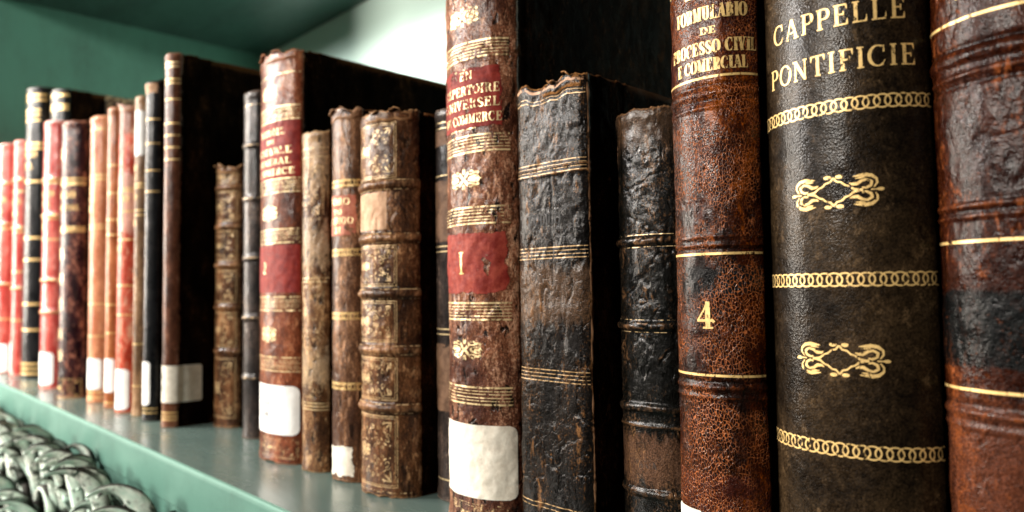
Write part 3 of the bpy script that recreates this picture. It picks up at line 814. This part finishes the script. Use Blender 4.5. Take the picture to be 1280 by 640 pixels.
headcap(b, M['tan_label'], .95, .007, 5)
b.patch(-.0135, .0135, .3170, .3290, M['tan_label'], 'torn_headcap', rag=.001)
b.patch(-.011, .009, .0153, .0563, M['paper_white'], 'paper_label', corner=.003)
rows(b, (.29, .2664, .2196, .24, .012, .008), M['gold'], t=.001)
# tall narrow brown
b = Book('tall slim smooth brown book, its label wrapping round onto the black cover', -.7069, .0232, .2287, .0093, .3438, M['smooth_brown'], seed=112, board=M['cover_black_shaded'], depth=.20, chip=.0012, res=.0013)
rows(b, (.3188, .3150, .3001, .2776, .2664, .2553, .2441, .0102, .0135, .0072), M['gold'], t=.0011)
b.decal(rules(b.aw(.9), [.335, .331], .0012), M['gold_worn'], 'gilt_band')
b.patch(-.0155, .0375, .0224, .0556, M['paper'], 'paper_label', corner=.002)
b.decal(place(text('N', .006), -.001, .043) + place(text('36', .005), -.001, .033), M['ink'], 'label_writing', off=.0004)
# small ornate
b = Book('small brown book with gilt tooled compartments and a chipped head, set back in shadow', -.6825, .042, .264, .0125, .2395, M['tooled_calf'], fis=.0004, lean=.7, seed=113, board=M['cover_black_shaded'], torn=.005, bands=((.2175, .003, .0018), (.1815, .003, .0018), (.146, .003, .0018), (.108, .003, .0018), (.068, .003, .0018)), chip=.0014)
headcap(b, M['tooled_calf'], .85, .006, 3)
for (a, c) in ((.185, .215), (.149, .179), (.111, .143), (.071, .105), (.006, .065), (.221, .235)):
    b.decal(place(tooling(b.aw(.86), (c - a) * .9, int(a * 1000)), 0, (a + c) / 2), M['gold_dense'], 'gilt_ornament')
b = Book('narrow slate brown book with faint ribs, left of the tall book with red labels', -.6056, .029, .2594, .0084, .2916, M['slate_brown'], seed=114, board=M['cover_black_shaded'], bands=((.245, .003, .0012), (.20, .003, .0012), (.15, .003, .0012), (.10, .003, .0012), (.05, .003, .0012)))
rows(b, (.28, .245, .20, .15, .10, .05), M['gold_faint'], t=.0007)
# B14 red brown with two red labels
b = Book('tall reddish brown book with crimson title label and crimson panel above a white paper label', -.5294, .059, .2361, .0118, .2964, M['calf_brown'], depth=.235, fis=.0003, seed=115, board=M['cover_black_shaded'], chip=.0022, torn=.003, res=.0009)
headcap(b, M['calf_brown'], .8, .0035, 7, .1)
A = b.arc_half
b.patch(-A * .985, A * .96, .2030, .2440, M['red_label'], label='crimson title label with four lines of gold lettering')
b.patch(-A * .985, A * .96, .1204, .1545, M['red_label'], 'volume_label', label='crimson volume panel with a small gold numeral')
for zc in (.1975, .1600, .1120, .0700, .2490): pass
b.decal([k for zc in (.1975, .1610, .1125, .0695, .2500) for k in place(rules(b.aw(.97), [-.0048, -.0026, -.001, .001, .0026, .0048], .00038, (0, 5)), 0, zc)] + rules(b.aw(.97), [.2795], .0009), M['gold_worn'], 'gilt_band')
for z in (.2665, .1780, .0905): b.decal(place(fleuron(), .001, z, .0125, .0075), M['gold_worn'], 'gilt_ornament')
lines_of_text(b, (('MANUEL', .2345, .0046, .5), ('DU', .2285, .0028, .15), ('NOTABLE', .2205, .0048, .68), ('GENERAL', .2130, .0042, .66), ('COMMERCE', .2055, .0044, .74)), M['gold_worn'])
b.decal(place(text('2', .0085), -.004, .134), M['gold_worn'], 'volume_number', off=.0004)
b.patch(-A * .97, A * .95, .0200, .0545, M['paper_white'], 'paper_label', corner=.005)
b.decal(place(text('L.GO', .0038, .014, .25), -.004, .0395) + place(text('880', .0038, .009, .25), -.003, .0315), M['ink'], 'label_writing', off=.0004)
b.decal(place(tooling(b.aw(.92), .013, 9), 0, .0105), M['gold_faint'], 'gilt_ornament')
# B15 vellum
b = Book('thin tan book with flaking cream patches down its spine', -.4671, .0304, .2408, .0091, .2310, M['vellum_brown'], fis=.0004, seed=116, board=M['cover_black_shaded'], chip=.0012, res=.0009)
rows(b, (.1299, .1275, .0458, .0437, .0415, .213, .2195), M['gold_worn'], t=.0005)
for (a_, c_) in ((.048, .085), (.088, .126), (.168, .208)): b.decal(place(tooling(b.aw(.8), (c_ - a_) * .9, int(a_ * 999)), 0, (a_ + c_) / 2), M['gold_faint'], 'gilt_ornament')
# B16
b = Book('worn umber book with chain-like gold bands and a small faded red title label', -.4292, .0312, .2420, .0096, .2403, M['umber_worn'], fis=.0005, seed=117, board=M['cover_brown_shaded'], chip=.0028, torn=.004, res=.0009)
headcap(b, M['umber_worn'], .8, .005, 9, .15)
A = b.arc_half
b.patch(-A * .9, A * .85, .1555, .1837, M['rose_label'], label='small faded red title label')
lines_of_text(b, (('FORO', .1765, .0042, .5), ('DO', .1705, .003, .2), ('CODIGO', .1640, .0044, .62), ('II', .1583, .0038, .16)), M['gold_worn'])
for z in (.1905, .1457, .1049, .0603):
    b.decal(place(chain(b.aw(.9), .0030, 8), 0, z) + rules(b.aw(.95), [z - .0021, z + .0021], .0004), M['gold'], 'gilt_band')
b.patch(-A * .55, A * .7, .004, .022, M['paper'], 'torn_paper_scrap', rag=.0022, seed=12)
# B17 fat
b = Book('thick ribbed brown calf book with gilt tooled compartments and one bare tan panel', -.3970, .0514, .2394, .0180, .2294, M['tooled_calf'], depth=.185, fis=.0005, seed=118, board=M['cover_brown_shaded'],
         bands=((.1840, .0032, .0024), (.1520, .0032, .0024), (.1190, .0032, .0024), (.0855, .0032, .0024), (.0515, .0032, .0024)), chip=.0018, torn=.002, amp=.00045, res=.0008)
headcap(b, M['tooled_calf'], .5, .003, 11, .4)
A = b.arc_half
b.patch(-A * .8, A * .45, .1565, .1800, M['tan_label'], 'bare_panel', label='bare tan panel without tooling')
for i, (a, c) in enumerate(((.188, .222), (.1235, .1475), (.0905, .1145), (.0565, .081), (.006, .047))):
    b.decal(place(tooling(b.aw(.78), (c - a), 30 + i, 1.5), -.006, (a + c) / 2), M['gold_dense'], 'gilt_ornament')
rows(b, (.1865, .181, .1545, .1493, .1215, .116, .088, .083, .054, .049, .003), M['gold_faint'], t=.0005)
# B17b thin set back
b = Book('thin black and tan book set far back beside the tall pitted book', -.3425, .028, .262, .008, .2275, M['slate_brown'], seed=119, board=M['cover_black_shaded'], res=.0009)
A = b.arc_half
for (a, c) in ((.148, .185), (.05, .09), (.205, .215)): b.patch(-A * .95, A * .95, a, c, M['umber_panel'], 'tan_panel')
rows(b, (.2195, .216, .1875, .146, .143, .098, .095, .012), M['gold_worn'], t=.0006)
# B18 Repertoire
b = Book('tall wormholed brown book with a torn red title label and a large white paper label', -.311, .052, .240, .0156, .372, M['brown_pitted'], depth=.235, fis=.00045, seed=120, board=M['cover_brown_shaded'], amp=.0006, res=.0006, chip=.002)
A = b.arc_half; AW = b.aw()
b.patch(-A * .97, A * .78, .2030, .2360, M['red_label_soft'], label='torn red title label with gold lettering', rag=.0006)
b.patch(-A * .97, A * .84, .1180, .1505, M['rose_soft'], 'volume_label', label='ragged red panel with the numeral I', rag=.0009, seed=8)
lines_of_text(b, (('EN', .2292, .0042, .14), ("RÉPERTOIRE", .2212, .0048, .60), ('UNIVERSEL', .2140, .0048, .60), ('DU COMMERCE', .2062, .0048, .63)), M['gold_worn'], T=.2, cx=.0010)
b.decal(rules(.012, [.2345, .2270], .0008) + rules(.02, [.2035], .0006), M['gold_worn'], 'gilt_band')
b.decal(place(text('I', .0115, None, .16), -.0005, .1285), M['gold'], 'volume_number', off=.0004)
gr = []
for zc in (.2445, .1955, .1585, .1095, .0670, .2900, .3200):
    gr += place(rules(AW * .9, [-.0042, -.0024, -.0009, .0009, .0024, .0042], .00038, (0, 5)), -.001, zc)
b.decal(gr, M['gold_worn'], 'gilt_band')
for z in (.1775, .0900, .2630, .3060): b.decal(place(fleuron(), .0012, z, .0125, .0068), M['gold_worn'], 'gilt_ornament')
b.patch(-A * .84, A * .93, .0160, .0525, M['paper'], 'paper_label', corner=.004)
b.decal(place(tooling(AW * .7, .010, 71), .002, .008), M['gold_faint'], 'gilt_ornament')
# B19 black flat spine
b = Book('black cracked leather book with a flat spine and tan chipped edges', -.2498, .0448, .243, .0045, .2185, M['black_cracked'], depth=.185, fis=.0006, seed=121, board=M['cover_brown_shaded'], flat=.7, amp=.0004, chip=.0016, torn=.006, res=.0006,
         bands=((.1735, .0010, .0005), (.1765, .0006, .0005)))
headcap(b, M['black_cracked'], .45, .0035, 13, .4)
A = b.arc_half
b.decal([ln(-A * .93, z, A * .93, z, t) for z, t in ((.2115, .0003), (.2095, .0005), (.1790, .0004), (.1772, .0003), (.1755, .0003), (.1738, .0004), (.1395, .0004), (.1378, .0003), (.1361, .0003), (.1345, .0004), (.0832, .0004), (.0815, .0003), (.0798, .0003), (.0781, .0004), (.022, .0004), (.020, .0003))], M['gold_dull'], 'gilt_band')
b.decal(place(text('CODIGO', .0055, .020, .2), -.002, .1500), M['blind'], 'blind_lettering')
chips = [[(-.013 + dx, z + dz, w) for dx, dz, w in ((0, .0035, .0004), (.0003, .002, .002), (0, 0, .0026), (.0004, -.0022, .0016), (.0002, -.0038, .0004))] for z in (.1655,)]
chips += [[(-.0155 + dx, .205 + dz, w) for dx, dz, w in ((0, .004, .0004), (.0008, .0015, .0022), (.0002, -.001, .0016), (.0006, -.0032, .0005))],
          [(.004, .0335, .0004), (.0045, .0315, .003), (.0055, .0302, .0032), (.0065, .029, .0006)], [(-.002, .0995, .0003), (-.0018, .0975, .0016), (-.002, .095, .0004)]]
b.decal(chips, M['tan_label'], 'leather_chip', seg=.0004)
b.decal([[(sx * A * .985, .004 + .2105 * i / 60, .0011 + .0009 * math.sin(i * 1.7) * math.sin(i * .37)) for i in range(61)] for sx in (-1,)] + [[(A * .98, .004 + .2105 * i / 60, .0009 + .0007 * math.sin(i * 1.3) * math.sin(i * .57)) for i in range(61)]], M['worn_tan'], 'rubbed_edge', off=.0001)
b.decal([ln(-A * .9, .2165, A * .9, .2165, .0016)], M['worn_tan'], 'rubbed_head', off=.0001)
# B20
b = Book('small dark ribbed book with a bare tan panel low on its spine', -.2015, .0345, .2545, .0095, .1985, M['black_small'], depth=.165, fis=.0005, seed=122, board=M['cover_black_shaded'], amp=.0004, chip=.0016, res=.0006,
         bands=((.1405, .0022, .0016), (.1040, .0022, .0016), (.0690, .0022, .0016), (.0615, .0012, .0007), (.0335, .0020, .0014)))
b.decal(place(text('MARIA', .0030, .012, .14), 0, .0440), M['blind_faint'], 'blind_lettering')
rows(b, (.1430, .1378, .1066, .1014), M['gold_faint'], t=.0003)
A = b.arc_half
b.decal([[(-A * .86, .185 - .03 * i / 30, .0012 + .0009 * math.sin(i * 1.9)) for i in range(31)]], M['worn_tan'], 'rubbed_edge', off=.0001)
# B21 FORMULARIO
b = Book('glossy chestnut crackled book with bold gold title lines and the number 4', -.158, .0355, .232, .0115, .300, M['chestnut_crackle'], depth=.21, fis=.0002, seed=123, board=M['cover_black_shaded'], amp=.0003, res=.0005,
         bands=((.1908, .0016, .0006), (.1855, .0009, .0004), (.1385, .0010, .0004), (.1355, .0008, .0004), (.0840, .0012, .0005), (.0805, .0008, .0004)), grooves=((.1938, .0007, .0004), (.1882, .0006, .0004), (.1338, .0006, .0004), (.0862, .0006, .0004)))
A = b.arc_half; AW = b.aw()
lines_of_text(b, (('FORMULARIO', .2180, .0052, .62), ('DE', .2128, .0026, .13), ('PROCESSO CIVIL', .2054, .0049, .78), ('E COMERCIAL', .1990, .0047, .62)), M['gold'], T=.28, cx=.0024, off=.00016)
b.decal(rules(.010, [.2278], .0010) + rules(AW * .8, [.2330], .0012), M['gold'], 'gilt_band')
b.decal(rules(AW * .99, [.1968, .1322, .0885], .00085), M['gold'], 'gilt_band')
b.decal(place(text('4', .0098, None, .2), .0008, .1052), M['gold'], 'volume_number', off=.00016)
b.patch(-A * .8, -A * .1, .030, .0395, M['paper'], 'paper_label', corner=.001)
# B22 PONTIFICIE
b = Book('thick smooth dark olive-brown book with gold chain bands, two gold cartouches and large capitals', -.1212, .0530, .232, .0160, .340, M['dark_olive'], depth=.22, seed=124, board=M['dark_olive'], amp=.00016, res=.0006, chip=.0005)
A = b.arc_half; AW = b.aw()
lines_of_text(b, (('DELLE', .2178, .0068, .5), ('CAPPELLE', .2027, .0068, .67), ('PONTIFICIE', .1880, .0068, .75)), M['gold'], T=.16, cx=-.0002, off=.00014)
for z in (.1772, .1220, .0688):
    b.decal(place(chain(AW * .985, .0041, 21), 0, z), M['gold'], 'gilt_chain_band')
for z in (.1498, .0968):
    b.decal([[(x, y, w * .72) for x, y, w in k] for k in place(cartouche(), .0022, z, .0138, .0056)], M['gold'], 'gilt_cartouche')
# B23
b = Book('glossy reddish brown book with a black band, rightmost and cut by the frame', -.0672, .0440, .234, .0135, .330, M['red_brown_gloss'], depth=.21, fis=.0003, seed=125, board=M['cover_black_shaded'], amp=.0004, res=.0006,
         bands=((.1855, .0022, .0010), (.1800, .0010, .0006), (.1425, .0012, .0007), (.1395, .0010, .0005), (.0835, .0014, .0008), (.0795, .0010, .0005)), grooves=((.1885, .0008, .0005), (.1775, .0008, .0005), (.0860, .0007, .0004)))
AW = b.aw()
b.decal(rules(AW * .99, [.1965, .1322, .0900], .00085), M['gold'], 'gilt_band')
b.decal(place(text('VII', .008, None, .2), -.008, .2030), M['gold'], 'volume_number', off=.00016)
b.decal([k for k in place([curl(0, 0, .6, 200, .8, .06), curl(.5, .5, .6, 120, .8, .06), curl(.7, -.5, .6, 250, .8, .06)], .006, .1640, .008)], M['blind'], 'blind_ornament')

for (lab, x, w_, h_, mt_) in (('added plain black book just beyond the right end of the view', -.0215, .045, .325, 'black_plain'), ('added smooth brown book beyond the right end of the view', .0255, .05, .34, 'smooth_brown'),  # unseen books carrying the row on, added to block back-panel reflections
                             ('added slate brown book beyond the right end of the view', .078, .055, .31, 'slate_brown'), ('added reddish calf book beyond the right end of the view', .136, .05, .335, 'calf_brown'), ('added dusty brown book ending the row, out of view', .189, .06, .35, 'dusty_brown')):
    b = Book(lab, x, w_, .238, .014, h_, M[mt_], depth=.22, board=M['cover_black_shaded'], seed=int(x * 1000) + 300, res=.002)
    rows(b, (.25, .2, .15, .1), M['gold_worn'], t=.0008)

# ------------------------------------------------------------------ camera
f_px, yaw, pitch, roll = 900., rad(45.97), rad(2.72), .013
from mathutils import Vector, Matrix
fw = Vector((-math.sin(yaw) * math.cos(pitch), math.cos(yaw) * math.cos(pitch), math.sin(pitch)))
r0 = Vector((math.cos(yaw), math.sin(yaw), 0)); u0 = r0.cross(fw)
r_ = r0 * math.cos(roll) - u0 * math.sin(roll); u_ = r0 * math.sin(roll) + u0 * math.cos(roll)
cam = bpy.data.cameras.new('camera'); co = link(bpy.data.objects.new('camera', cam))
mt = Matrix((r_, u_, -fw)).transposed().to_4x4(); mt.translation = Vector((0, 0, .12))
co.matrix_world = mt
cam.sensor_width = 36; cam.lens = 36 * f_px / 1280
cam.clip_start = .01; cam.clip_end = 50
cam.dof.use_dof = True; cam.dof.focus_distance = .285; cam.dof.aperture_fstop = 8.8; cam.dof.aperture_blades = 7
bpy.context.scene.camera = co

# ------------------------------------------------------------------ light
def area(name, loc, target, sx, sy, power, col):
    l = bpy.data.lights.new(name, 'AREA'); l.shape = 'RECTANGLE'; l.size = sx; l.size_y = sy; l.energy = power; l.color = col
    o = link(bpy.data.objects.new(name, l)); o.location = loc
    o.rotation_euler = (Vector(target) - Vector(loc)).to_track_quat('-Z', 'Y').to_euler()
    return o
area('window_light', (-.75, -2.6, 1.20), (-.75, .3, .15), 1.0, .42, 114, (1.0, .93, .84))
area('added_upper_side_fill', (-1.75, -.95, .95), (-1.1, .25, .2), .25, .5, 58, (1.0, .95, .90))  # unseen lamp added to brighten the far-left books
area('side_window_light', (-2.2, -.70, .5), (-.9, .25, .15), .22, 1.0, 62, (1.0, .90, .78))
w = bpy.data.worlds.new('World'); bpy.context.scene.world = w; w.use_nodes = True
w.node_tree.nodes['Background'].inputs[0].default_value = (.8, .95, 1, 1); w.node_tree.nodes['Background'].inputs[1].default_value = .03
sc = bpy.context.scene
sc.view_settings.view_transform = 'Standard'; sc.view_settings.look = 'None'; sc.view_settings.exposure = 0; sc.view_settings.gamma = 1
sc.cycles.use_denoising = True
sc.cycles.max_bounces = 6; sc.cycles.transparent_max_bounces = 12
